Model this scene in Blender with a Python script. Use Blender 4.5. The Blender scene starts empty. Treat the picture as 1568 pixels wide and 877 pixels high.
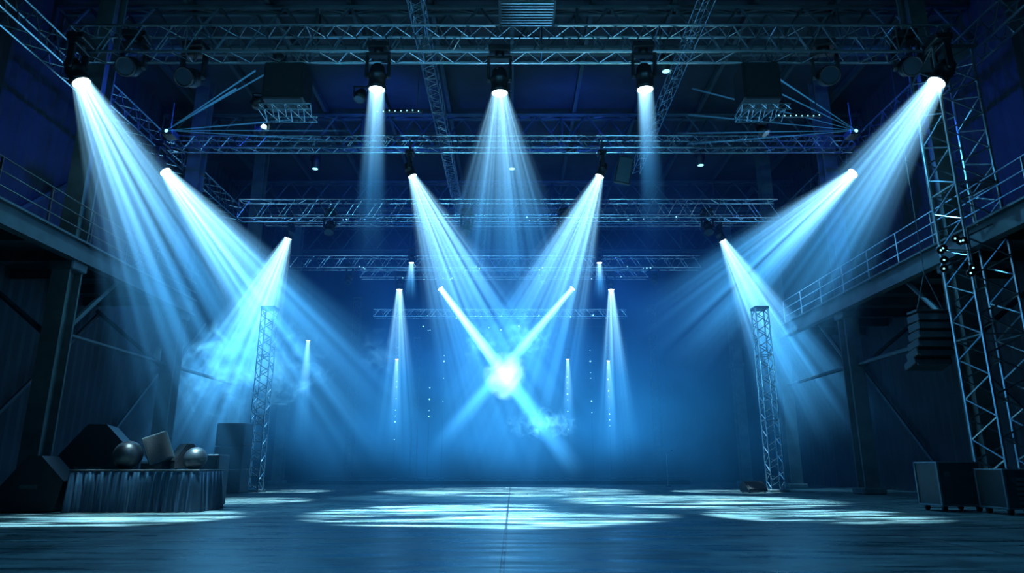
import bpy, math, random
from mathutils import Vector, Matrix, Quaternion
random.seed(7)
scene = bpy.context.scene
scene.view_settings.view_transform = 'Standard'

# ------------------------------------------------------------------ helpers
def link(o, parent=None):
    scene.collection.objects.link(o)
    if parent is not None:
        o.parent = parent
    return o

def empty(name, loc=(0, 0, 0)):
    e = bpy.data.objects.new(name, None)
    e.empty_display_size = 0.3
    e.location = loc
    return link(e)

class NT:
    def __init__(s, name):
        s.m = bpy.data.materials.new(name)
        s.m.use_nodes = True
        s.t = s.m.node_tree
        s.t.nodes.clear()
        s.out = s.t.nodes.new('ShaderNodeOutputMaterial')
    def n(s, typ, **kw):
        nd = s.t.nodes.new(typ)
        for k, v in kw.items():
            setattr(nd, k, v)
        return nd
    def l(s, a, b):
        s.t.links.new(a, b)
    def setin(s, nd, i, v):
        if isinstance(v, bpy.types.NodeSocket):
            s.l(v, nd.inputs[i])
        else:
            nd.inputs[i].default_value = v
    def math(s, op, a, b=0.0, c=0.0, clamp=False):
        nd = s.n('ShaderNodeMath', operation=op, use_clamp=clamp)
        s.setin(nd, 0, a); s.setin(nd, 1, b); s.setin(nd, 2, c)
        return nd.outputs[0]
    def mr(s, v, a, b, c, d, kind='LINEAR'):
        nd = s.n('ShaderNodeMapRange', interpolation_type=kind)
        s.setin(nd, 0, v)
        for i, x in enumerate((a, b, c, d)):
            s.setin(nd, i + 1, x)
        return nd.outputs[0]

def mat_pbr(name, col, rough=0.5, metal=0.0, noise=0.0, nscale=8.0, bump=0.0, col2=None):
    t = NT(name)
    b = t.n('ShaderNodeBsdfPrincipled')
    b.inputs['Roughness'].default_value = rough
    b.inputs['Metallic'].default_value = metal
    t.l(b.outputs[0], t.out.inputs['Surface'])
    tc = t.n('ShaderNodeTexCoord')
    ns = t.n('ShaderNodeTexNoise')
    ns.inputs['Scale'].default_value = nscale
    ns.inputs['Detail'].default_value = 4
    t.l(tc.outputs['Object'], ns.inputs['Vector'])
    mx = t.n('ShaderNodeMix', data_type='RGBA')
    c2 = col2 if col2 else tuple(c * 0.45 for c in col)
    mx.inputs[6].default_value = (*c2, 1)
    mx.inputs[7].default_value = (*col, 1)
    t.l(t.mr(ns.outputs[0], 0.35, 0.65, 1.0 - max(noise, 0.15), 1.0), mx.inputs[0])
    t.l(mx.outputs[2], b.inputs['Base Color'])
    if bump:
        bp = t.n('ShaderNodeBump')
        bp.inputs['Strength'].default_value = bump
        bp.inputs['Distance'].default_value = 0.02
        t.l(ns.outputs[0], bp.inputs['Height'])
        t.l(bp.outputs[0], b.inputs['Normal'])
    return t.m

def mat_emit(name, col, st):
    t = NT(name)
    e = t.n('ShaderNodeEmission')
    e.inputs[0].default_value = (*col, 1)
    e.inputs[1].default_value = st
    t.l(e.outputs[0], t.out.inputs['Surface'])
    return t.m

M_TRUSS = mat_pbr('truss_aluminium', (0.40, 0.50, 0.54), 0.26, 0.92, 0.3, 3)
M_STEEL = mat_pbr('painted_steel', (0.05, 0.08, 0.092), 0.5, 0.3, 0.6, 2, 0.2)
M_BLACK = mat_pbr('black_housing', (0.012, 0.015, 0.019), 0.42, 0.0, 0.4, 12)
M_BLACKM = mat_pbr('black_matte', (0.008, 0.011, 0.016), 0.85, 0.0, 0.4, 12, 0.2)
M_GLASS = mat_pbr('unlit_lens_glass', (0.03, 0.05, 0.07), 0.08, 0.0, 0.2, 5)
M_GRILLE = mat_pbr('speaker_grille', (0.022, 0.027, 0.032), 0.55, 0.5, 0.5, 60, 0.4)
M_LENS = mat_emit('lamp_lens', (0.70, 0.93, 1.0), 14.0)
M_BULB = mat_emit('led_bulb', (0.25, 0.75, 1.0), 2.6)
M_WALL = mat_pbr('wall_paint', (0.017, 0.028, 0.042), 0.8, 0, 0.7, 0.7, 0.2)
M_CONC = mat_pbr('concrete_column', (0.06, 0.095, 0.10), 0.8, 0, 0.8, 1.6, 0.5)
M_SPHERE = mat_pbr('polished_ball', (0.010, 0.018, 0.026), 0.38, 0.0, 0.2, 3)
M_CLOTH = mat_pbr('satin_skirt', (0.016, 0.045, 0.08), 0.30, 0.0, 0.3, 4)
M_CASE = mat_pbr('case_panel', (0.018, 0.034, 0.042), 0.5, 0.1, 0.4, 5)
M_EDGE = mat_pbr('case_aluminium_edge', (0.15, 0.22, 0.26), 0.38, 0.8, 0.2, 5)

class MB:
    """small mesh builder, several primitives joined into one mesh"""
    def __init__(s):
        s.v = []; s.f = []; s.mi = []; s.sm = []; s.mats = []
    def _m(s, m):
        if m not in s.mats: s.mats.append(m)
        return s.mats.index(m)
    def add(s, vs, fs, m, smooth=False):
        o = len(s.v); k = s._m(m)
        s.v += [tuple(x) for x in vs]
        for f in fs:
            s.f.append(tuple(i + o for i in f)); s.mi.append(k); s.sm.append(smooth)
    def tube(s, p, q, r, m, n=6, r2=None):
        p = Vector(p); q = Vector(q); d = q - p
        if d.length < 1e-6: return
        d.normalize()
        a = d.orthogonal().normalized(); b = d.cross(a)
        r2 = r if r2 is None else r2
        vs = []
        for (c, rr) in ((p, r), (q, r2)):
            for i in range(n):
                t = 2 * math.pi * i / n
                vs.append(c + a * math.cos(t) * rr + b * math.sin(t) * rr)
        fs = [(i, (i + 1) % n, n + (i + 1) % n, n + i) for i in range(n)]
        fs += [tuple(range(n - 1, -1, -1)), tuple(range(n, 2 * n))]
        s.add(vs, fs, m, n > 8)
    def box(s, c, size, m, R=None, bev=0.0):
        c = Vector(c); hx, hy, hz = [x / 2 for x in size]
        b = min(bev, hx * .9, hy * .9, hz * .9)
        if b <= 0:
            vs = [Vector((x, y, z)) for x in (-hx, hx) for y in (-hy, hy) for z in (-hz, hz)]
            fs = [(0, 1, 3, 2), (4, 6, 7, 5), (0, 4, 5, 1), (2, 3, 7, 6), (0, 2, 6, 4), (1, 5, 7, 3)]
        else:
            lay = []
            def ring(x, y, z):
                return [Vector((x, -y + b, z)), Vector((x, y - b, z)), Vector((x - b, y, z)), Vector((-x + b, y, z)),
                        Vector((-x, y - b, z)), Vector((-x, -y + b, z)), Vector((-x + b, -y, z)), Vector((x - b, -y, z))]
            for (z, ins) in ((-hz, b), (-hz + b, 0), (hz - b, 0), (hz, b)):
                lay.append(ring(hx - ins, hy - ins, z))
            vs = [v for L in lay for v in L]
            fs = [tuple(range(7, -1, -1)), tuple(range(24, 32))]
            for k in range(3):
                for i in range(8):
                    j = (i + 1) % 8
                    fs.append((k * 8 + i, k * 8 + j, k * 8 + 8 + j, k * 8 + 8 + i))
        if R is not None: vs = [R @ v for v in vs]
        s.add([v + c for v in vs], fs, m)
    def lathe(s, o, ax, prof, m, n=20, smooth=True):
        """prof: list of (dist along ax, radius)"""
        o = Vector(o); ax = Vector(ax).normalized()
        a = ax.orthogonal().normalized(); b = ax.cross(a)
        vs = []; fs = []
        for (d, r) in prof:
            for i in range(n):
                t = 2 * math.pi * i / n
                vs.append(o + ax * d + (a * math.cos(t) + b * math.sin(t)) * max(r, 1e-4))
        for k in range(len(prof) - 1):
            for i in range(n):
                j = (i + 1) % n
                fs.append((k * n + i, k * n + j, (k + 1) * n + j, (k + 1) * n + i))
        s.add(vs, fs, m, smooth)
    def disc(s, o, ax, r, m, n=20):
        o = Vector(o); ax = Vector(ax).normalized()
        a = ax.orthogonal().normalized(); b = ax.cross(a)
        s.add([o + (a * math.cos(2 * math.pi * i / n) + b * math.sin(2 * math.pi * i / n)) * r for i in range(n)],
              [tuple(range(n))], m)
    def sphere(s, c, r, m, n=24, k=14):
        s.lathe(c, (0, 0, 1), [(-r * math.cos(math.pi * i / k), r * math.sin(math.pi * i / k)) for i in range(k + 1)], m, n)
    def prism(s, prof, axis_x0, axis_x1, m):
        """profile in YZ extruded along X"""
        n = len(prof)
        vs = [(axis_x0, y, z) for y, z in prof] + [(axis_x1, y, z) for y, z in prof]
        fs = [tuple(range(n)), tuple(range(2 * n - 1, n - 1, -1))]
        fs += [(i, n + i, n + (i + 1) % n, (i + 1) % n) for i in range(n)]
        s.add(vs, fs, m)
    def obj(s, name, loc=(0, 0, 0), parent=None):
        me = bpy.data.meshes.new(name)
        me.from_pydata(s.v, [], s.f)
        for m in s.mats: me.materials.append(m)
        me.polygons.foreach_set('material_index', s.mi)
        me.polygons.foreach_set('use_smooth', s.sm)
        me.update()
        import bmesh
        bm = bmesh.new(); bm.from_mesh(me)
        bmesh.ops.recalc_face_normals(bm, faces=bm.faces)
        bm.to_mesh(me); bm.free()
        o = bpy.data.objects.new(name, me)
        o.location = loc
        return link(o, parent)

def truss_into(mb, p, q, w, h, bay, r=0.035, rb=0.018, m=None, side=None):
    """box lattice truss from p to q; h along 'up', w sideways"""
    m = m or M_TRUSS
    p = Vector(p); q = Vector(q); d = (q - p); L = d.length; d.normalize()
    up = Vector((0, 0, 1)) if abs(d.z) < 0.9 else Vector((0, 1, 0))
    sd = d.cross(up).normalized(); up = sd.cross(d)
    cs = [sd * (w / 2 * a) + up * (h / 2 * b) for a, b in ((-1, -1), (1, -1), (1, 1), (-1, 1))]
    for c in cs: mb.tube(p + c, q + c, r, m)
    n = max(2, int(round(L / bay)))
    for i in range(n):
        a = p + d * (L * i / n); b = p + d * (L * (i + 1) / n)
        mid = (a + b) / 2
        for k in range(4):
            c0 = cs[k]; c1 = cs[(k + 1) % 4]
            mb.tube(a + c0, mid + c1, rb, m, 5)
            mb.tube(mid + c1, b + c0, rb, m, 5)
        if i % 4 == 0:
            for k in range(4):
                mb.tube(a + cs[k], a + cs[(k + 1) % 4], rb, m, 5)

def truss(name, p, q, w, h, bay, **k):
    mb = MB(); o = (Vector(p))
    truss_into(mb, (0, 0, 0), Vector(q) - o, w, h, bay, **k)
    return mb.obj(name, o)

# ------------------------------------------------------------------ room
def plane(name, vs, m):
    mb = MB(); mb.add(vs, [(0, 1, 2, 3)], m); return mb.obj(name)

# floor material : dark sealed concrete slabs, scuffed; light pools' streaks also painted into the colour
t = NT('floor_sealed_concrete')
b = t.n('ShaderNodeBsdfPrincipled'); t.l(b.outputs[0], t.out.inputs['Surface'])
tc = t.n('ShaderNodeTexCoord')
mp = t.n('ShaderNodeMapping'); mp.inputs['Location'].default_value = (0.1, 0.3, 0)
t.l(tc.outputs['Object'], mp.inputs['Vector'])
br = t.n('ShaderNodeTexBrick'); br.offset = 0.0
br.inputs['Scale'].default_value = 1.0
br.inputs['Brick Width'].default_value = 6.0
br.inputs['Row Height'].default_value = 3.6
br.inputs['Mortar Size'].default_value = 0.022
br.inputs['Mortar Smooth'].default_value = 0.2
t.l(mp.outputs[0], br.inputs['Vector'])
n1 = t.n('ShaderNodeTexNoise'); n1.inputs['Scale'].default_value = 0.9; n1.inputs['Detail'].default_value = 7
n1.inputs['Roughness'].default_value = 0.65; n1.inputs['Distortion'].default_value = 0.6
t.l(tc.outputs['Object'], n1.inputs['Vector'])
mp2 = t.n('ShaderNodeMapping'); mp2.inputs['Scale'].default_value = (0.35, 2.2, 1); mp2.inputs['Rotation'].default_value = (0, 0, 0.12)
t.l(tc.outputs['Object'], mp2.inputs['Vector'])
n2 = t.n('ShaderNodeTexNoise'); n2.inputs['Scale'].default_value = 1.6; n2.inputs['Detail'].default_value = 6
t.l(mp2.outputs[0], n2.inputs['Vector'])
mx = t.n('ShaderNodeMix', data_type='RGBA')
mx.inputs[6].default_value = (0.022, 0.06, 0.07, 1); mx.inputs[7].default_value = (0.20, 0.29, 0.30, 1)
t.l(t.math('MULTIPLY', t.mr(n1.outputs[0], .35, .68, 0.1, 1), t.mr(n2.outputs[0], .38, .58, 0.15, 1)), mx.inputs[0])
mm = t.n('ShaderNodeMix', data_type='RGBA'); mm.inputs[7].default_value = (0.004, 0.008, 0.010, 1)
t.l(br.outputs['Fac'], mm.inputs[0]); t.l(mx.outputs[2], mm.inputs[6])
t.l(mm.outputs[2], b.inputs['Base Color'])
t.l(t.mr(n2.outputs[0], .3, .7, 0.18, 0.48), b.inputs['Roughness'])
bp = t.n('ShaderNodeBump'); bp.inputs['Strength'].default_value = 0.7; bp.inputs['Distance'].default_value = 0.03
hh = t.math('SUBTRACT', t.math('MULTIPLY', n1.outputs[0], 0.6), br.outputs['Fac'])
t.l(hh, bp.inputs['Height']); t.l(bp.outputs[0], b.inputs['Normal'])
M_FLOOR = t.m

XW = 17.0; Y0 = -8.0; Y1 = 48.0; ZC = 18.0
plane('floor', [(-XW, Y0, 0), (XW, Y0, 0), (XW, Y1, 0), (-XW, Y1, 0)], M_FLOOR)
plane('ceiling', [(-XW, Y0, ZC), (-XW, Y1, ZC), (XW, Y1, ZC), (XW, Y0, ZC)], M_WALL)
def ribbed_wall(name, p, q, m=None, amp=0.05):
    m = m or M_WALL
    p = Vector(p); q = Vector(q); d = q - p; L = d.length; d.normalize(); nrm = Vector((-d.y, d.x, 0))
    mb = MB(); n = int(L / 0.5); vs = []
    for i in range(n + 1):
        for k in range(2):
            pt = p + d * min(L, (i + 0.5 * k) * L / n) + nrm * (0.0 if (k == 0) else amp)
            vs += [(pt.x, pt.y, 0), (pt.x, pt.y, ZC)]
    fs = [(2 * i, 2 * i + 2, 2 * i + 3, 2 * i + 1) for i in range(len(vs) // 2 - 2)]
    mb.add(vs, fs, m); return mb.obj(name)
ribbed_wall('wall_left', (-XW, Y1, 0), (-XW, Y0, 0))
ribbed_wall('wall_right', (XW, Y0, 0), (XW, Y1, 0))
ribbed_wall('wall_back', (XW, Y1, 0), (-XW, Y1, 0), M_BLACKM, 0.02)

# roof structure : lattice girders + purlins
mb = MB()
for y in (14, 22, 30, 38, 46):
    truss_into(mb, (-16.8, y, 16.6), (16.8, y, 16.6), 0.4, 1.7, 2.4, r=0.09, rb=0.05, m=M_STEEL)
for x in range(-15, 16, 3):
    mb.box((x, 20, 17.7), (0.16, 55, 0.3), M_STEEL)
mb.obj('roof_girders')

# columns & mezzanines on both sides
for sx in (-1, 1):
    for y in (20, 27, 34, 41):
        mb = MB()
        w = 0.55
        mb.box((0, 0, 8.8), (0.12, w, 17.6), M_CONC)
        mb.box((0, -w / 2, 8.8), (w, 0.07, 17.6), M_CONC)
        mb.box((0, w / 2, 8.8), (w, 0.07, 17.6), M_CONC)
        mb.box((0, 0, 0.12), (0.9, 0.9, 0.24), M_CONC, bev=0.04)
        mb.box((0, 0, 6.9), (0.75, 0.75, 0.3), M_STEEL, bev=0.04)
        mb.obj('steel_column', (sx * 13.55, y, 0))
    mb = MB()
    zt = 7.6; ye = 27.5 if sx < 0 else 33.5; ym = (12 + ye) / 2; yl = ye - 12
    mb.box((sx * 15.1, ym, zt), (3.6, yl, 0.16), M_STEEL)          # deck
    mb.box((sx * 13.25, ym, zt - 0.25), (0.08, yl, 0.6), M_STEEL)   # fascia
    mb.box((sx * 13.2, ym, zt + 0.05), (0.3, yl, 0.06), M_STEEL)
    mb.box((sx * 13.2, ym, zt - 0.55), (0.3, yl, 0.06), M_STEEL)
    M_RAIL = M_TRUSS if sx > 0 else M_BLACK
    y = 12.2
    while y < ye:
        mb.tube((sx * 13.15, y, zt), (sx * 13.15, y, zt + 1.15), 0.03, M_RAIL)
        mb.box((sx * 15.1, y, zt - 0.3), (3.6, 0.12, 0.35), M_STEEL)
        y += 2.0
    for z in (0.4, 0.78, 1.15):
        mb.tube((sx * 13.15, 12, zt + z), (sx * 13.15, ye, zt + z), 0.024, M_RAIL)
    for y in (20, 27):
        mb.tube((sx * 13.6, y, 4.6), (sx * 13.6, y + 2.6, zt - 0.5), 0.09, M_STEEL)
        mb.tube((sx * 13.6, y, 4.6), (sx * 16.8, y, zt - 0.5), 0.09, M_STEEL)
        mb.tube((sx * 13.6, y, 4.9), (sx * 13.6, y + 7, 4.9), 0.08, M_STEEL)
        mb.tube((sx * 16.7, y, 0.3), (sx * 16.7, y + 7, 7), 0.08, M_STEEL)
        mb.tube((sx * 16.7, y, 8), (sx * 16.7, y + 7, 14), 0.08, M_STEEL)
    mb.obj('mezzanine_walkway')

# stage riser at the back
mb = MB()
mb.box((-0.7, 44.4, 0.14), (22.6, 4.6, 0.28), M_BLACKM, bev=0.02)
mb.box((-0.7, 42.08, 0.25), (22.6, 0.05, 0.05), M_EDGE)
mb.obj('stage_riser')

# ------------------------------------------------------------------ trusses
truss('box_truss', (-13.4, 18.3, 13.5), (13.4, 18.3, 13.5), 0.6, 0.9, 0.9, r=0.045, rb=0.022)
truss('box_truss', (-13.4, 24.4, 13.2), (13.4, 24.4, 13.2), 0.45, 0.5, 0.7, r=0.03, rb=0.016)
truss('box_truss', (-12.0, 28.3, 11.95), (11.7, 28.3, 11.95), 0.5, 0.85, 1.0, r=0.028, rb=0.014)
truss('box_truss', (-12.8, 38, 12.45), (10.9, 38, 12.45), 0.6, 0.7, 0.9, r=0.035, rb=0.02)
truss('box_truss', (-12.4, 32.4, 13.0), (12.4, 32.4, 13.0), 0.4, 0.45, 0.8, r=0.028, rb=0.015)
truss('box_truss', (-9.5, 41.3, 12.7), (8.5, 41.3, 12.7), 0.5, 0.5, 0.8, r=0.03, rb=0.02)
truss('box_truss', (-9.4, 45.5, 11.1), (7.8, 45.5, 11.1), 0.5, 0.5, 0.8, r=0.03, rb=0.02)
truss('box_truss', (-14.2, 5, 13.5), (-14.2, 33, 13.5), 0.6, 0.8, 0.9, r=0.04, rb=0.022)
truss('box_truss', (14.2, 5, 13.5), (14.2, 33, 13.5), 0.6, 0.8, 0.9, r=0.04, rb=0.022)
truss('box_truss', (-2.9, 12, 14.6), (-2.9, 36, 14.6), 0.42, 0.5, 0.6, r=0.025, rb=0.014)
truss('box_truss', (5.9, 12, 14.7), (5.9, 30, 14.7), 0.35, 0.45, 0.8, r=0.022, rb=0.012)

# truss towers
def tower(x, y, z1, w, bay, r, rb, z0=0.0, m=None):
    mb = MB()
    truss_into(mb, (0, 0, 0.1), (0, 0, z1), w, w, bay, r=r, rb=rb, m=m)
    mb.box((0, 0, 0.05), (w * 1.5, w * 1.5, 0.1), M_STEEL, bev=0.02)
    mb.box((0, 0, z1), (w * 1.15, w * 1.15, 0.12), M_STEEL, bev=0.02)
    return mb.obj('truss_tower', (x, y, z0))
tower(13.0, 18.3, 13.0, 1.15, 1.1, 0.045, 0.026)
tower(-10.75, 29.6, 7.8, 0.55, 0.7, 0.033, 0.02)
tower(11.0, 29.6, 7.8, 0.55, 0.7, 0.033, 0.02)
tower(-10.2, 44.0, 11.5, 0.45, 0.7, 0.025, 0.015, .28, M_STEEL)
tower(9.2, 44.0, 11.0, 0.45, 0.7, 0.025, 0.015, .28, M_STEEL)
tower(-6.3, 45.0, 9.0, 0.4, 0.6, 0.025, 0.015, .28, M_STEEL)
tower(7.4, 45.0, 9.0, 0.4, 0.6, 0.025, 0.015, .28, M_STEEL)

# ------------------------------------------------------------------ beam cones: glow painted into the volume, not scattered lamp light
KG = 4.2
def beam_material(name, r0, tanA, L, K, pw, sscale, contrast, col, seed):
    t = NT(name)
    tc = t.n('ShaderNodeTexCoord')
    sp = t.n('ShaderNodeSeparateXYZ'); t.l(tc.outputs['Object'], sp.inputs[0])
    d = t.math('MULTIPLY', sp.outputs[2], -1.0)
    d0 = r0 / tanA
    dd = t.math('ADD', d, d0)
    px = t.math('DIVIDE', sp.outputs[0], dd); py = t.math('DIVIDE', sp.outputs[1], dd)
    rr = t.math('SQRT', t.math('ADD', t.math('MULTIPLY', px, px), t.math('MULTIPLY', py, py)))
    edge = t.mr(rr, 0.3 * tanA, 1.2 * tanA, K * KG, 0.0, 'SMOOTHSTEP')
    cb = t.n('ShaderNodeCombineXYZ'); t.l(px, cb.inputs[0]); t.l(py, cb.inputs[1]); cb.inputs[2].default_value = seed / sscale
    ns = t.n('ShaderNodeTexNoise'); ns.inputs['Scale'].default_value = sscale; ns.inputs['Detail'].default_value = 1.0
    t.l(cb.outputs[0], ns.inputs['Vector'])
    streak = t.mr(ns.outputs[0], 0.42, 0.66, 1 - contrast, 1 + 2.2 * contrast, 'SMOOTHSTEP')
    fall = t.math('POWER', t.math('ADD', d, 0.35), -pw)
    fade = t.mr(d, 0.15 * L, L, 1.0, 0.0, 'SMOOTHSTEP')
    v = t.math('MULTIPLY', t.math('MULTIPLY', edge, streak), t.math('MULTIPLY', fall, fade))
    cm = t.n('ShaderNodeMix', data_type='RGBA')
    cm.inputs[6].default_value = (0.32, 0.72, 1.0, 1); cm.inputs[7].default_value = (*col, 1)
    t.l(t.mr(d, 0.0, 0.5 * L, 0, 1), cm.inputs[0])
    e = t.n('ShaderNodeEmission'); t.l(cm.outputs[2], e.inputs[0])
    t.l(v, e.inputs[1])
    t.l(e.outputs[0], t.out.inputs['Volume'])
    t.m.cycles.volume_step_rate = 0.8
    return t.m

def add_beam(parent, dirv, r0, ang, L, K, pw=1.4, sscale=24, contrast=0.75, col=(0.07, 0.45, 1.0), seed=0.0):
    tanA = math.tan(math.radians(ang))
    m = beam_material('beam_glow', r0, tanA, L, K, pw, sscale, contrast, col, seed)
    mb = MB()
    mb.lathe((0, 0, 0), (0, 0, -1), [(0.0, 0.0), (0.0, r0 * 1.1), (L, (r0 + L * tanA) * 1.2), (L, 0.0)], m, 24)
    o = mb.obj('glow_beam', (0, 0, 0), parent)
    o.rotation_mode = 'QUATERNION'
    o.rotation_quaternion = Vector(dirv).to_track_quat('-Z', 'Y')
    return o

def moving_head(loc, tgt, s=1.0, ang=14, L=9, K=0.5, zt=None, W=900, floorang=None, **bk):
    """stage moving-head spot: clamp, base, yoke, barrel head, lens, beam, lamp"""
    loc = Vector(loc); a = (Vector(tgt) - loc).normalized()
    e = empty('moving_head_light', loc)
    mb = MB(); r = 0.21 * s
    mb.lathe((0, 0, 0), -a, [(0.0, r * 0.92), (-0.03 * s, r * 1.0), (-0.03 * s, r * 1.12), (0.06 * s, r * 1.15), (0.10 * s, r * 1.02),
                             (0.30 * s, r * 1.0), (0.33 * s, r * 1.12), (0.40 * s, r * 1.12), (0.44 * s, r * 0.98),
                             (0.62 * s, r * 0.85), (0.70 * s, r * 0.5), (0.72 * s, 0)], M_BLACK, 20)
    mb.disc(a * 0.01, a, r * 0.93, M_LENS if K > 0 else M_GLASS)
    side = a.cross(Vector((0, 0, 1)))
    side = Vector((1, 0, 0)) if side.length < 0.3 else side.normalized()
    pv = -a * 0.36 * s
    top = pv + Vector((0, 0, 0.62 * s))
    for k in (-1, 1):
        q = pv + side * k * r * 1.35
        mb.tube(pv + side * k * r * 0.9, q + side * k * 0.03, 0.06 * s, M_BLACK, 10)
        R = Matrix((side, Vector((0, 0, 1)).cross(side), Vector((0, 0, 1)))).transposed()
        mb.box((q + Vector((0, 0, 0.28 * s))), (0.07 * s, 0.16 * s, 0.62 * s), M_BLACK, R, 0.015)
    mb.box(top, (r * 3.1, 0.2 * s, 0.09 * s), M_BLACK, R, 0.02)
    mb.tube(top, top + Vector((0, 0, 0.14 * s)), 0.12 * s, M_BLACK, 12)
    mb.box(top + Vector((0, 0, 0.22 * s)), (0.55 * s, 0.42 * s, 0.18 * s), M_BLACK, R, 0.03)
    zz = (zt - loc.z) if zt else top.z + 0.6
    for k in (-1, 1):
        mb.tube(top + Vector((0, 0, 0.25 * s)) + side * 0.14 * s * k, Vector((top.x, top.y, zz)) + side * 0.14 * s * k, 0.022, M_STEEL)
    mb.obj('head_and_yoke', (0, 0, 0), e)
    if K <= 0:
        return e
    add_beam(e, a, r * 0.9, ang, L, K, **bk)
    if W > 0:
        ld = bpy.data.lights.new('spot_lamp', 'SPOT')
        ld.energy = W; ld.color = (0.22, 0.66, 1.0); ld.spot_size = math.radians(2 * (floorang or ang) + 2); ld.spot_blend = 0.5
        ld.shadow_soft_size = 0.1
        lo = bpy.data.objects.new('spot_lamp', ld)
        link(lo, e); lo.location = a * 0.08
        lo.rotation_mode = 'QUATERNION'; lo.rotation_quaternion = a.to_track_quat('-Z', 'Y')
    return e

MH = moving_head
# front truss, wide outer beams
MH((-12.47, 17.6, 11.75), (-7.9, 17.8, 4.0), 1.2, 12.5, 13.5, 1.25, zt=13.1, W=4000, seed=1.3)
MH((12.29, 17.6, 11.75), (7.7, 17.8, 5.6), 1.2, 9.5, 11.5, 1.15, zt=13.1, W=4000, seed=2.3, sscale=28)
# front truss, down lights
MH((-3.97, 17.9, 11.72), (-3.9, 17.9, 0), 1.15, 3.0, 6.0, 0.9, zt=13.1, W=2000, seed=3.1, contrast=0.3)
MH((-0.36, 17.9, 11.6), (-0.1, 17.9, 0), 1.15, 16.5, 8.5, 0.5, zt=13.1, W=4000, seed=4.7, contrast=0.95, pw=1.4)
MH((3.91, 17.9, 11.72), (4.0, 17.9, 0), 1.15, 2.3, 5.0, 0.8, zt=13.1, W=2000, seed=5.1, contrast=0.3)
# second row
MH((-13.2, 24, 11.86), (-8.3, 24, 6.2), 1.0, 10.5, 14.5, 1.8, zt=13.2, W=5000, seed=6.3, pw=1.25)
MH((12.97, 24, 11.8), (8.9, 24, 8.3), 1.0, 10.5, 11, 1.5, zt=13.2, W=4000, seed=7.3, pw=1.25)
MH((-3.79, 24, 11.68), (-1.2, 24, 5.8), 0.8, 14.5, 12.5, 1.05, zt=13.1, W=5000, seed=8.1, contrast=.9, pw=1.3)
MH((3.33, 24, 11.68), (0.9, 24, 5.8), 0.8, 14.5, 12.5, 1.05, zt=13.1, W=5000, seed=9.7, contrast=.9, pw=1.3)
# third row
MH((-11.06, 32, 11.92), (-12.98, 32, 5.94), 0.9, 15, 12, 1.3, zt=12.9, W=4000, seed=10.3, pw=1.2)
MH((10.4, 32, 11.8), (13.0, 32, 5.94), 0.9, 14, 11, 1.2, zt=12.9, W=4000, seed=11.9, pw=1.2)
# rear crossing beams
MH((-4.45, 41, 11.73), (2.25, 41, 2.8), 0.9, 2.3, 14.5, 3.2, zt=12.6, W=2500, pw=0.4, contrast=0.2, seed=12.4)
MH((3.77, 41, 11.73), (-4.12, 41, 2.43), 0.9, 2.2, 13.5, 2.0, zt=12.6, W=2500, pw=0.4, contrast=0.2, seed=13.4)
MH((-6.99, 41, 11.65), (-6.7, 41, 2.0), 0.9, 8.5, 11.0, 1.0, zt=12.6, W=0, seed=14.4)
MH((6.15, 41, 11.65), (6.2, 41, 2.0), 0.9, 8.5, 11.0, 1.0, zt=12.6, W=0, seed=15.4)
MH((-5.75, 37.4, 12.3), (-5.75, 37.4, 2.0), 0.7, 9, 2.4, 0.7, zt=12.6, W=0, seed=16.4)
MH((5.0, 37.4, 12.3), (5.0, 37.4, 2.0), 0.7, 9, 2.4, 0.7, zt=12.6, W=0, seed=17.4)

# ------------------------------------------------------------------ stage haze: volume glows by itself in place of lit fog
t = NT('glowing_haze')
tc = t.n('ShaderNodeTexCoord')
sp = t.n('ShaderNodeSeparateXYZ'); t.l(tc.outputs['Object'], sp.inputs[0])
X, Yv, Z = sp.outputs
gx = t.math('EXPONENT', t.math('MULTIPLY', t.math('POWER', t.math('ABSOLUTE', t.math('DIVIDE', X, 11.5)), 2.4), -1.0))
low = t.mr(Z, 1.5, 14.0, 1.0, 0.22, 'SMOOTHSTEP')
ramp0 = t.mr(Z, 0.0, 3.0, 0.3, 1.0, 'SMOOTHSTEP')
topf = t.mr(Z, 13, 16, 1.0, 0.0, 'SMOOTHSTEP')
yf = t.mr(Yv, 20, 34, 0.0, 1.0, 'SMOOTHSTEP')
ns = t.n('ShaderNodeTexNoise'); ns.inputs['Scale'].default_value = 0.28; ns.inputs['Detail'].default_value = 2
t.l(tc.outputs['Object'], ns.inputs['Vector'])
v = t.math('MULTIPLY', t.math('MULTIPLY', gx, low), t.math('MULTIPLY', topf, yf))
v = t.math('MULTIPLY', v, t.math('MULTIPLY', ramp0, t.mr(ns.outputs[0], .35, .65, .3, 1.65)))
cr = t.n('ShaderNodeMix', data_type='RGBA')
cr.inputs[6].default_value = (0.025, 0.34, 0.98, 1); cr.inputs[7].default_value = (0.012, 0.15, 1.0, 1)
t.l(t.mr(Z, 4, 13, 0, 1), cr.inputs[0])
e = t.n('ShaderNodeEmission'); t.l(cr.outputs[2], e.inputs[0])
t.l(t.math('MULTIPLY', v, 0.029), e.inputs[1])
t.l(e.outputs[0], t.out.inputs['Volume'])
t.m.cycles.volume_step_rate = 1.0
mb = MB(); mb.box((0, 33.9, 8.0), (28, 28, 15.9), t.m)
mb.obj('glowing_haze')

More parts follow.
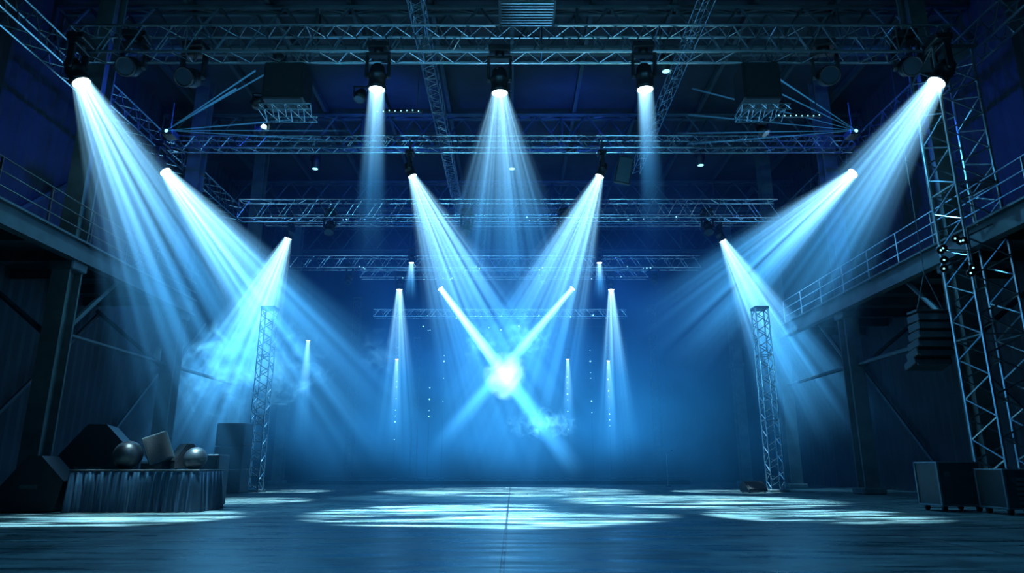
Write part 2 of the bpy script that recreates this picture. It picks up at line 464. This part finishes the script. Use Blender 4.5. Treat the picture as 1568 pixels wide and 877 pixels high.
# smoke wisps: glow put into the volume, no lamp lights them
def puff(loc, rad, K, col, seed, sc=1.1):
    t = NT('smoke_glow_puff')
    tc = t.n('ShaderNodeTexCoord')
    dv = t.n('ShaderNodeVectorMath', operation='DIVIDE'); t.l(tc.outputs['Object'], dv.inputs[0]); dv.inputs[1].default_value = rad
    ln = t.n('ShaderNodeVectorMath', operation='LENGTH'); t.l(dv.outputs[0], ln.inputs[0])
    ad = t.n('ShaderNodeVectorMath', operation='ADD'); t.l(tc.outputs['Object'], ad.inputs[0]); ad.inputs[1].default_value = (seed, seed * 2, 0)
    ns = t.n('ShaderNodeTexNoise'); ns.inputs['Scale'].default_value = sc; ns.inputs['Detail'].default_value = 5
    ns.inputs['Roughness'].default_value = 0.6; ns.inputs['Distortion'].default_value = 1.2
    t.l(ad.outputs[0], ns.inputs['Vector'])
    s_ = t.math('SUBTRACT', ns.outputs[0], t.math('MULTIPLY', ln.outputs['Value'], 0.26))
    dn = t.mr(s_, 0.29, 0.60, 0, 1, 'SMOOTHSTEP')
    e = t.n('ShaderNodeEmission'); e.inputs[0].default_value = (*col, 1)
    t.l(t.math('MULTIPLY', dn, K), e.inputs[1]); t.l(e.outputs[0], t.out.inputs['Volume'])
    t.m.cycles.volume_step_rate = 0.5
    mb = MB(); mb.lathe((0, 0, 0), (0, 0, 1), [(-math.cos(math.pi * i / 10), math.sin(math.pi * i / 10)) for i in range(11)], t.m, 20)
    mb.v = [(x * rad[0], y * rad[1], z * rad[2]) for x, y, z in mb.v]
    return mb.obj('smoke_glow', loc)
CS = (0.12, 0.55, 1.0)
puff((-12.0, 30.5, 5.4), (4.2, 1.6, 2.4), 0.8, CS, 1.0, .9)
puff((1.7, 39.5, 3.4), (2.2, 1.0, 1.0), 1.8, CS, 3.0, 1.6)
puff((0.9, 39.5, 8.3), (1.9, 1.0, 1.6), 0.9, CS, 5.0, 1.3)
puff((-1.7, 39.5, 8.0), (1.5, 1.0, 1.4), 0.9, CS, 7.5, 1.3)
puff((-0.31, 41.0, 6.3), (1.5, 1.0, 1.5), 3.0, (0.3, 0.75, 1.0), 9.0, 0.4)  # hotspot glow painted where the rear beams cross
puff((-7.5, 39.0, 7.3), (1.5, 1.0, 1.6), 0.35, CS, 11.0, 1.0)

# ------------------------------------------------------------------ floor pools: real top spots with a breakup gobo
def top_spot(x, y, half, W, blend=0.35, z=14.9, src=(0, 0), seed=0.0):
    loc = Vector((x + src[0], y + src[1], z)); a = (Vector((x, y, 0)) - loc).normalized()
    e = empty('profile_spotlight', loc)
    mb = MB()
    mb.lathe((0, 0, 0), -a, [(0, .14), (0, .17), (.25, .16), (.27, .2), (.6, .2), (.7, .12), (.72, 0)], M_BLACK, 16)
    mb.disc(a * 0.0 , a, 0.135, M_BULB)
    for k in (-1, 1):
        mb.box(-a * 0.4 + Vector((k * .23, 0, .2)), (.03, .07, .45), M_BLACK)
    mb.box(-a * 0.4 + Vector((0, 0, .43)), (.5, .07, .03), M_BLACK)
    mb.tube(-a * .4 + Vector((0, 0, .43)), -a * .4 + Vector((0, 0, 16.0 - z)), .025, M_STEEL)
    mb.obj('profile_body', (0, 0, 0), e)
    ld = bpy.data.lights.new('spot_lamp', 'SPOT'); ld.energy = W; ld.color = (0.52, 0.87, 1.0)
    ld.spot_size = 2 * math.atan(half / z); ld.spot_blend = blend; ld.shadow_soft_size = 0.05
    ld.use_nodes = True; nt = ld.node_tree
    em = nt.nodes['Emission']
    tc = nt.nodes.new('ShaderNodeTexCoord'); mp = nt.nodes.new('ShaderNodeMapping')
    mp.inputs['Scale'].default_value = (2.6, 15.0, 5.0); mp.inputs['Location'].default_value = (seed, seed * 1.7, 0)
    ns = nt.nodes.new('ShaderNodeTexNoise'); ns.inputs['Scale'].default_value = 1.0; ns.inputs['Detail'].default_value = 3
    ns.inputs['Distortion'].default_value = 1.8
    mr = nt.nodes.new('ShaderNodeMapRange'); mr.interpolation_type = 'SMOOTHSTEP'
    mr.inputs[1].default_value = 0.45; mr.inputs[2].default_value = 0.59; mr.inputs[3].default_value = 0.05; mr.inputs[4].default_value = 2.0
    nt.links.new(tc.outputs['Normal'], mp.inputs[0]); nt.links.new(mp.outputs[0], ns.inputs['Vector'])
    nt.links.new(ns.outputs[0], mr.inputs[0]); nt.links.new(mr.outputs[0], em.inputs['Strength'])
    lo = bpy.data.objects.new('spot_lamp', ld); link(lo, e); lo.location = a * 0.06
    lo.rotation_mode = 'QUATERNION'; lo.rotation_quaternion = a.to_track_quat('-Z', 'Y')
top_spot(-0.5, 16.0, 4.3, 80000, seed=1)
top_spot(-8.2, 14.8, 2.8, 45000, seed=2)
top_spot(6.6, 15.4, 2.6, 45000, seed=3)
top_spot(5.6, 22.0, 4.6, 60000, seed=4.5)
top_spot(-8.5, 22.0, 2.6, 30000, seed=5)
top_spot(-9.5, 30.4, 2.0, 40000, seed=6)
top_spot(9.0, 30.0, 2.4, 40000, seed=7)
top_spot(0.0, 30.4, 6, 60000, seed=8)

# wash lights: added lamps to brighten trusses, walls, gear and floor
def added_wash(loc, tgt, W, ang, col, name='added_wash_light'):
    loc = Vector(loc); a = (Vector(tgt) - loc).normalized()
    e = empty(name, loc)
    mb = MB()
    mb.lathe((0, 0, 0), -a, [(0, .16), (0, .2), (.2, .2), (.4, .12), (.42, 0)], M_BLACK, 16)
    mb.disc(a * 0.0, a, .155, M_GLASS)
    mb.box(-a * .2 + Vector((0, 0, .3)), (.5, .06, .04), M_BLACK)
    for k in (-1, 1): mb.box(-a * .2 + Vector((k * .23, 0, .15)), (.03, .06, .32), M_BLACK)
    mb.obj('added_wash_body', (0, 0, 0), e)
    ld = bpy.data.lights.new('added_wash_lamp', 'SPOT'); ld.energy = W; ld.color = col
    ld.spot_size = math.radians(ang); ld.spot_blend = 0.9; ld.shadow_soft_size = 0.15
    lo = bpy.data.objects.new('added_wash_lamp', ld); link(lo, e); lo.location = a * 0.06
    lo.rotation_mode = 'QUATERNION'; lo.rotation_quaternion = a.to_track_quat('-Z', 'Y')
added_wash((-7, -4, 9), (-2, 20, 14), 3600, 70, (0.12, 0.60, 1.0))
added_wash((7, -4, 9), (2, 20, 14), 3600, 70, (0.12, 0.60, 1.0))
added_wash((-8.5, 20.3, 12.6), (-15, 24, 12.2), 2200, 110, (0.02, 0.08, 1.0))
added_wash((8.8, 20.3, 12.6), (15, 24, 12.2), 2200, 110, (0.02, 0.08, 1.0))
added_wash((-6, 26.5, 14.0), (-6, 31, 17), 1200, 130, (0.015, 0.10, 1.0))
added_wash((2.5, 26.5, 14.0), (3, 31, 17), 1200, 130, (0.015, 0.10, 1.0))
added_wash((9, 22, 12.4), (13.5, 19, 5), 1600, 90, (0.12, 0.58, 1.0))
added_wash((-9, 22, 12.4), (-13.5, 20, 5), 900, 90, (0.12, 0.6, 0.9))
added_wash((-5, 20, 12.6), (-7.6, 16.4, 0.4), 4500, 11, (0.25, 0.7, 1.0))  # added to brighten the table skirt
added_wash((8, 21, 12.6), (10.7, 16, 0.5), 900, 30, (0.2, 0.65, 1.0))
added_wash((0, 2, 13), (0, 10, 0), 3600, 100, (0.07, 0.52, 1.0))  # added fill for the foreground floor

# ------------------------------------------------------------------ hanging speaker cabinets, etc.
def speaker_box(x, y, z0, z1, w):
    mb = MB(); h = z1 - z0
    mb.box((0, 0, h / 2), (w, 0.9, h), M_BLACK, bev=0.04)
    mb.box((0, -0.46, h / 2), (w * 0.88, 0.03, h * 0.9), M_GRILLE)
    for k in (-1, 1):
        mb.tube((k * w * 0.35, 0, h), (k * w * 0.35, 0, 14.0 - z0), 0.02, M_STEEL)
        mb.tube((k * w * .35, -.46, h*.2), (k * w * .35, -.46, h*.2+.01), .05, M_STEEL)
    truss_into(mb, (-w * 0.55, 0, -0.25), (w * 0.7, 0, -0.25), 0.8, 0.18, 0.35, r=0.02, rb=0.012)
    mb.obj('hanging_speaker', (x, y, z0))
speaker_box(-6.95, 18.9, 11.75, 13.0, 1.25)
speaker_box(7.6, 18.9, 11.75, 13.0, 1.15)

# ventilation unit
mb = MB()
mb.box((0, 0, 0.35), (1.6, 1.2, 0.7), M_STEEL, bev=0.02)
for i in range(9):
    mb.box((0, -0.62, 0.08 + i * 0.07), (1.45, 0.05, 0.025), M_TRUSS)
    mb.box((0, -0.5 + i * 0.12, -0.02), (1.45, 0.04, 0.04), M_TRUSS)
for k in (-1, 1): mb.tube((k * .7, 0, .7), (k * .7, 0, 3.9), .03, M_STEEL)
mb.obj('ventilation_unit', (0.42, 16.6, 13.3))

# hanging reflector panel
mb = MB()
R = Matrix.Rotation(math.radians(12), 3, 'Y')
mb.box((0, 0, 0), (0.62, 0.12, 1.15), M_CASE, R, 0.02)
mb.box((0, -0.07, 0), (0.5, 0.02, 1.0), M_EDGE, R)
mb.tube((0, 0, .55), (.1, 0, 1.4), .02, M_STEEL)
mb.obj('hanging_monitor_panel', (4.3, 24.2, 12.0))

# dark unlit fixtures on trusses
for x, z in ((-9.8, 12.55), (9.5, 12.6), (-11.6, 12.9), (12.0, 12.9)):
    moving_head((x, 18.1, z - 0.3), (x + random.uniform(-2, 2), 12, 9), 1.25, K=0, zt=13.3, W=0)
for x in (-8, -2, 2.2, 8.6):
    moving_head((x, 28.2, 10.9), (x + random.uniform(-2, 2), 25, 4), 0.9, K=0, zt=11.7, W=0)
for x in (-9.5, -2.6, 1.8, 8.2):
    moving_head((x, 38, 11.3), (x + random.uniform(-2, 2), 35, 4), 0.9, K=0, zt=12.2, W=0)

# tiny status lights strung along the rear trusses
mb = MB()
for y, z, xa, xb, n in ((28.0, 11.5, -8, 8, 9), (37.6, 12.05, -10, 9, 14), (41.0, 12.4, -8, 7, 10), (45.2, 10.85, -8, 7, 10), (43, 9.6, -6, 6, 6)):
    for i in range(n):
        x = random.uniform(xa, xb); zz = z + random.uniform(-.15, .15)
        mb.sphere((x, y, zz), random.choice((.018, .025, .035)) * y / 38, M_BULB, 8, 5)
        mb.box((x, y + .06, zz + .02), (.05, .08, .06), M_BLACK)
    mb.tube((xa, y + .08, z + .12), (xb, y + .08, z + .12), .012, M_STEEL)
mb.obj('status_light_string')

# laser projectors with fans of self-glowing tubes as rays
def laser(loc, ends):
    loc = Vector(loc); e = empty('laser_projector', loc)
    mb = MB(); mb.box((0, 0.25, 0), (.4, .5, .22), M_BLACK, bev=.03)
    mb.disc((0, -0.01, 0), (0, -1, 0), .06, M_BULB)
    mb.tube((0, .25, .1), (0, .25, 1.2), .02, M_STEEL)
    mb.obj('laser_body', (0, 0, 0), e)
    mb = MB()
    for q in ends: mb.tube((0, -0.02, 0), Vector(q) - loc, 0.012, M_RAY, 5, 0.04)
    mb.obj('laser_glow_rays', (0, 0, 0), e)
t = NT('laser_ray_glow'); tc = t.n('ShaderNodeTexCoord')
ln = t.n('ShaderNodeVectorMath', operation='LENGTH'); t.l(tc.outputs['Object'], ln.inputs[0])
em = t.n('ShaderNodeEmission'); em.inputs[0].default_value = (.06, .45, 1, 1)
t.l(t.mr(ln.outputs['Value'], 0, 6.5, 8, 0), em.inputs[1]); t.l(em.outputs[0], t.out.inputs['Volume'])
M_RAY = t.m
laser((-11.7, 21, 12.0), [(-8.2, 21, 14.4), (-8.9, 21, 14.3), (-9.5, 21, 13.6), (-5.2, 21, 12.0), (-5.4, 21, 11.6), (-7.5, 21, 12.4)])
laser((11.65, 21, 12.0), [(6.2, 21, 13.6), (6.0, 21, 12.6), (8.2, 21, 14.0), (5.6, 21, 11.9), (9.2, 21, 14.0), (5.9, 21, 11.5)])

# LED drop strings / poles on the back of the stage
for x, zt_, zb in ((-7.3, 8.3, 2.0), (-4.34, 8.6, 4.0), (3.5, 8.2, 3.0), (6.1, 8.4, 3.2), (-5.2, 8.0, 3.4), (5.0, 8.0, 4.0)):
    mb = MB()
    mb.tube((0, 0, 0), (0, 0, zt_), 0.02, M_STEEL)
    mb.box((0, 0, 0.02), (0.5, 0.5, 0.04), M_STEEL)
    z = zb
    while z < zt_:
        if random.random() < 0.5: mb.sphere((0, -0.04, z), random.choice((.02, .02, .03, .045)), M_BULB, 8, 5)
        z += 0.36
    mb.obj('led_light_pole', (x, 43.4, 0.28))
for x, z in ((-7.3, 7.6), (3.53, 7.6), (6.1, 7.5), (-11.5, 7.9)):
    y = 43.0 if x > -11 else 38.0
    MH((x, y, z), (x, y, 0), 0.55, 5.5, 6.5, 0.9, zt=z + .9, W=0, contrast=.2, seed=x)

# light bars with small bulbs
for x, y, z in ((-3.6, 19.5, 11.9), (9.2, 19.8, 11.9)):
    mb = MB()
    mb.box((0, 0, 0), (1.5, .12, .1), M_BLACK, bev=.02)
    for i in range(8): mb.sphere((-.65 + i * .185, -.06, -.03 + random.uniform(-.03, .03)), .02, M_BULB, 8, 5)
    for k in (-.6, .6): mb.tube((k, 0, 0), (k, 0, 1.6), .015, M_STEEL)
    mb.obj('light_bar', (x, y, z))

# ------------------------------------------------------------------ left: draped table + gear
mb = MB()
x0, x1, y0, y1, H = -10.2, -7.25, 16.35, 17.75, 0.92
per = []
def seg(a, b, n):
    for i in range(n): per.append(Vector(a).lerp(Vector(b), i / n))
seg((x0, y0, 0), (x1, y0, 0), 170); seg((x1, y0, 0), (x1, y1, 0), 80); seg((x1, y1, 0), (x0, y1, 0), 120); seg((x0, y1, 0), (x0, y0, 0), 80)
cx, cy = (x0 + x1) / 2, (y0 + y1) / 2
vs = []; N = len(per)
for lv, (z, amp, out) in enumerate(((H, 0.0, 0.0), (H - .03, 0.008, .02), (H * .6, .03, .035), (H * .25, .045, .05), (0.01, .055, .06))):
    for i, p in enumerate(per):
        c = Vector((1 if p.x > cx else -1, 0, 0)) if abs(p.x - x0) < 1e-6 or abs(p.x - x1) < 1e-6 else Vector((0, 1 if p.y > cy else -1, 0))
        o = amp * (math.sin(i * .52 + 1.5 * math.sin(i * .11)) + .6 * math.sin(i * 1.17 + 1 + z)) + out
        vs.append(p + c * o + Vector((0, 0, z)))
fs = [(k * N + i, k * N + (i + 1) % N, (k + 1) * N + (i + 1) % N, (k + 1) * N + i) for k in range(4) for i in range(N)]
mb.add(vs, fs, M_CLOTH, True)
mb.box((cx, cy, H), (x1 - x0 + .06, y1 - y0 + .06, .04), M_CASE, bev=.01)
mb.obj('skirted_table')
HT = H + .022
mb = MB(); mb.sphere((0, 0, .33), .33, M_SPHERE, 32, 20); mb.lathe((0, 0, 0), (0, 0, 1), [(0, 0), (0, .14), (.04, .12), (.04, 0)], M_BLACK)
mb.obj('polished_ball', (-9.15, 16.75, HT))
mb = MB(); mb.sphere((0, 0, .26), .26, M_SPHERE, 32, 20); mb.lathe((0, 0, 0), (0, 0, 1), [(0, 0), (0, .12), (.04, .1), (.04, 0)], M_BLACK)
mb.obj('polished_ball', (-7.55, 16.8, HT))
def wedge(name, loc, w, d, h, rz, rx=0.0):
    """floor monitor: wedge cabinet with sloping grille, side handles, feet"""
    mb = MB()
    prof = [(-d * .5, .03), (d * .42, .03), (d * .5, h * .55), (d * .12, h), (-d * .06, h), (-d * .5, h * .28)]
    mb.prism(prof, -w / 2, w / 2, M_BLACK)
    a = Vector((0, -d * .06, h)); b_ = Vector((0, -d * .5, h * .28)); mid = (a + b_) / 2
    n = Vector((0, -(a.z - b_.z), (a.y - b_.y))).normalized()
    ang = math.atan2(a.z - b_.z, a.y - b_.y)
    R = Matrix.Rotation(ang, 3, 'X')
    mb.box(mid + n * .01, (w * .9, (a - b_).length * .9, .03), M_GRILLE, R)
    for s_ in (-1, 1):
        mb.box((s_ * w / 2, 0, h * .45), (.02, d * .25, .08), M_STEEL)
        mb.tube((s_ * w * .4, -d * .4, 0), (s_ * w * .4, -d * .4, .04), .03, M_BLACK)
        mb.tube((s_ * w * .4, d * .35, 0), (s_ * w * .4, d * .35, .04), .03, M_BLACK)
    o = mb.obj(name, loc); o.rotation_euler = (rx, 0, rz); return o
# large side-on wedge monitors left of / behind the table (sloping face towards the wall)
wedge('stage_monitor_speaker', (-11.4, 19.3, 0), 1.7, 2.4, 2.1, math.radians(-70))
wedge('stage_monitor_speaker', (-11.15, 16.7, 0), 1.1, 1.4, 1.25, math.radians(-75))
wedge('monitor_wedge', (-8.0, 17.2, HT), 0.75, .6, .6, math.radians(-50))
# tilted cube speaker on table
mb = MB()
RT = Matrix.Rotation(math.radians(-24), 3, 'Y') @ Matrix.Rotation(math.radians(25), 3, 'Z')
mb.box((0, 0, .46), (.56, .46, .70), M_CASE, RT, .02)
mb.box(Vector((0, 0, .46)) + RT @ Vector((0, -.235, 0)), (.46, .02, .60), M_GRILLE, RT)
mb.box((-.02, 0, .07), (.5, .4, .14), M_BLACK)
mb.box(Vector((0, 0, .46)) + RT @ Vector((0.285, 0, 0)), (.015, .42, .66), M_EDGE, RT)
mb.obj('small_speaker', (-8.62, 17.1, HT))
def flight_case(name, loc, w, d, h, louver=False):
    mb = MB()
    mb.box((0, 0, h / 2 + .12), (w, d, h - .04), M_CASE, bev=.02)
    for sx in (-1, 1):
        for sy in (-1, 1):
            mb.box((sx * w / 2, sy * d / 2, h / 2 + .12), (.05, .05, h), M_EDGE, bev=.01)
            mb.tube((sx * w * .4, sy * d * .38 - .03, .06), (sx * w * .4, sy * d * .38 + .03, .06), .06, M_BLACK, 12)
            mb.box((sx * w * .4, sy * d * .38, .11), (.1, .1, .04), M_STEEL)
    for z in (.14, h + .1):
        for sy in (-1, 1): mb.box((0, sy * d / 2, z), (w, .04, .04), M_EDGE, bev=.01)
        for sx in (-1, 1): mb.box((sx * w / 2, 0, z), (.04, d, .04), M_EDGE, bev=.01)
    if louver:
        for i in range(6):
            mb.box((0.08 * w, -d / 2 - .015, .25 + i * (h - .2) / 6.5), (w * .7, .04, .05), M_EDGE, Matrix.Rotation(.5, 3, 'X'))
    for sx in (-.3, .3):
        mb.box((sx * w, -d / 2 - .01, h * .72 + .12), (.12, .03, .1), M_STEEL)
    return mb.obj(name, loc)
mb = MB()
mb.box((0, 0, .68), (.7, .7, 1.28), M_BLACK, bev=.03); mb.box((0, -.36, .7), (.58, .02, 1.1), M_GRILLE)
for k in (-.3, .3): mb.tube((k, -.2, 0), (k, -.2, .05), .04, M_BLACK)
for k in (-.3, .3): mb.tube((k, .25, 0), (k, .25, .05), .04, M_BLACK)
mb.obj('subwoofer_cabinet', (-7.9, 18.5, 0))
flight_case('flight_case', (10.4, 16.9, 0), 1.0, .9, 1.0)
flight_case('amplifier_rack_case', (11.1, 15.7, 0), 1.05, .9, .84, True)
# stack of cabinets below left tower
mb = MB()
for i in range(3):
    mb.box((0, 0, .45 + i * .9), (1.15, .9, .88), M_BLACK, bev=.03)
    mb.box((0, -.46, .45 + i * .9), (1.0, .03, .74), M_GRILLE)
mb.obj('speaker_stack', (-11.2, 28.2, 0))
# ladder next to stack
mb = MB()
for k in (-.2, .2): mb.tube((k, 0, 0), (k, 0, 3.2), .025, M_TRUSS)
for i in range(9): mb.tube((-.2, 0, .3 + i * .34), (.2, 0, .3 + i * .34), .018, M_TRUSS)
mb.obj('access_ladder', (-10.3, 28.3, 0))
mb = MB()
mb.lathe((0, 0, 0), (0, 0, 1), [(0, 0), (0, .16), (.03, .15), (.04, 0)], M_BLACK)
mb.tube((0, 0, .02), (0, 0, 1.7), .015, M_TRUSS, 8); mb.tube((0, 0, 1.7), (.25, -.1, 1.85), .01, M_TRUSS); mb.sphere((.27, -.11, 1.86), .04, M_BLACK, 10, 6)
mb.obj('microphone_stand', (8.35, 38, 0))
wedge('monitor_wedge', (9.7, 28.6, 0), .9, .6, .45, .3)

# line array on right hanging
mb = MB()
for i in range(6):
    R = Matrix.Rotation(math.radians(-2 - 3 * i), 3, 'X')
    mb.box((0, .02 * i * i, -i * .25), (1.1, .6, .22), M_CASE, R, .02)
    mb.box((0, -.31 + .02 * i * i, -i * .25), (1.0, .02, .17), M_EDGE, R)
mb.box((0, 0, .2), (1.1, .5, .06), M_STEEL)
for k in (-.4, .4): mb.tube((k, 0, .2), (0, 0, 1.4), .015, M_STEEL)
mb.tube((0, 0, 1.4), (0, 0, 8.3), .015, M_STEEL)
mb.obj('line_array_speaker', (12.3, 19.6, 5.2))

# cluster of small lamps on bracket near right tower
mb = MB()
for i in range(9):
    x, z = random.uniform(-.5, .4), random.uniform(-.6, .6)
    a = Vector((-.5, -1, -.4)).normalized()
    mb.lathe((x, -.2, z), -a, [(0, .09), (.02, .11), (.2, .07), (.22, 0)], M_BLACK, 12)
    mb.disc(Vector((x, -.2, z)) + a * .01, a, .025, M_BULB, 10)
    mb.tube((x, -.1, z), (.5, 0, z), .015, M_STEEL)
mb.tube((.5, 0, -.8), (.5, 0, .9), .03, M_STEEL)
mb.obj('lamp_cluster', (11.9, 17.6, 6.4))

# world: almost black night blue
w = bpy.data.worlds.new('World'); scene.world = w; w.use_nodes = True
w.node_tree.nodes['Background'].inputs[0].default_value = (0.03, 0.16, 0.8, 1)
w.node_tree.nodes['Background'].inputs[1].default_value = 0.004

# ------------------------------------------------------------------ camera
cd = bpy.data.cameras.new('Camera'); cd.sensor_width = 36; cd.lens = 24.0
cam = bpy.data.objects.new('Camera', cd); link(cam)
cam.location = (0, 0, 1.0); cam.rotation_euler = (math.radians(90 + 14.8), 0, 0)
scene.camera = cam
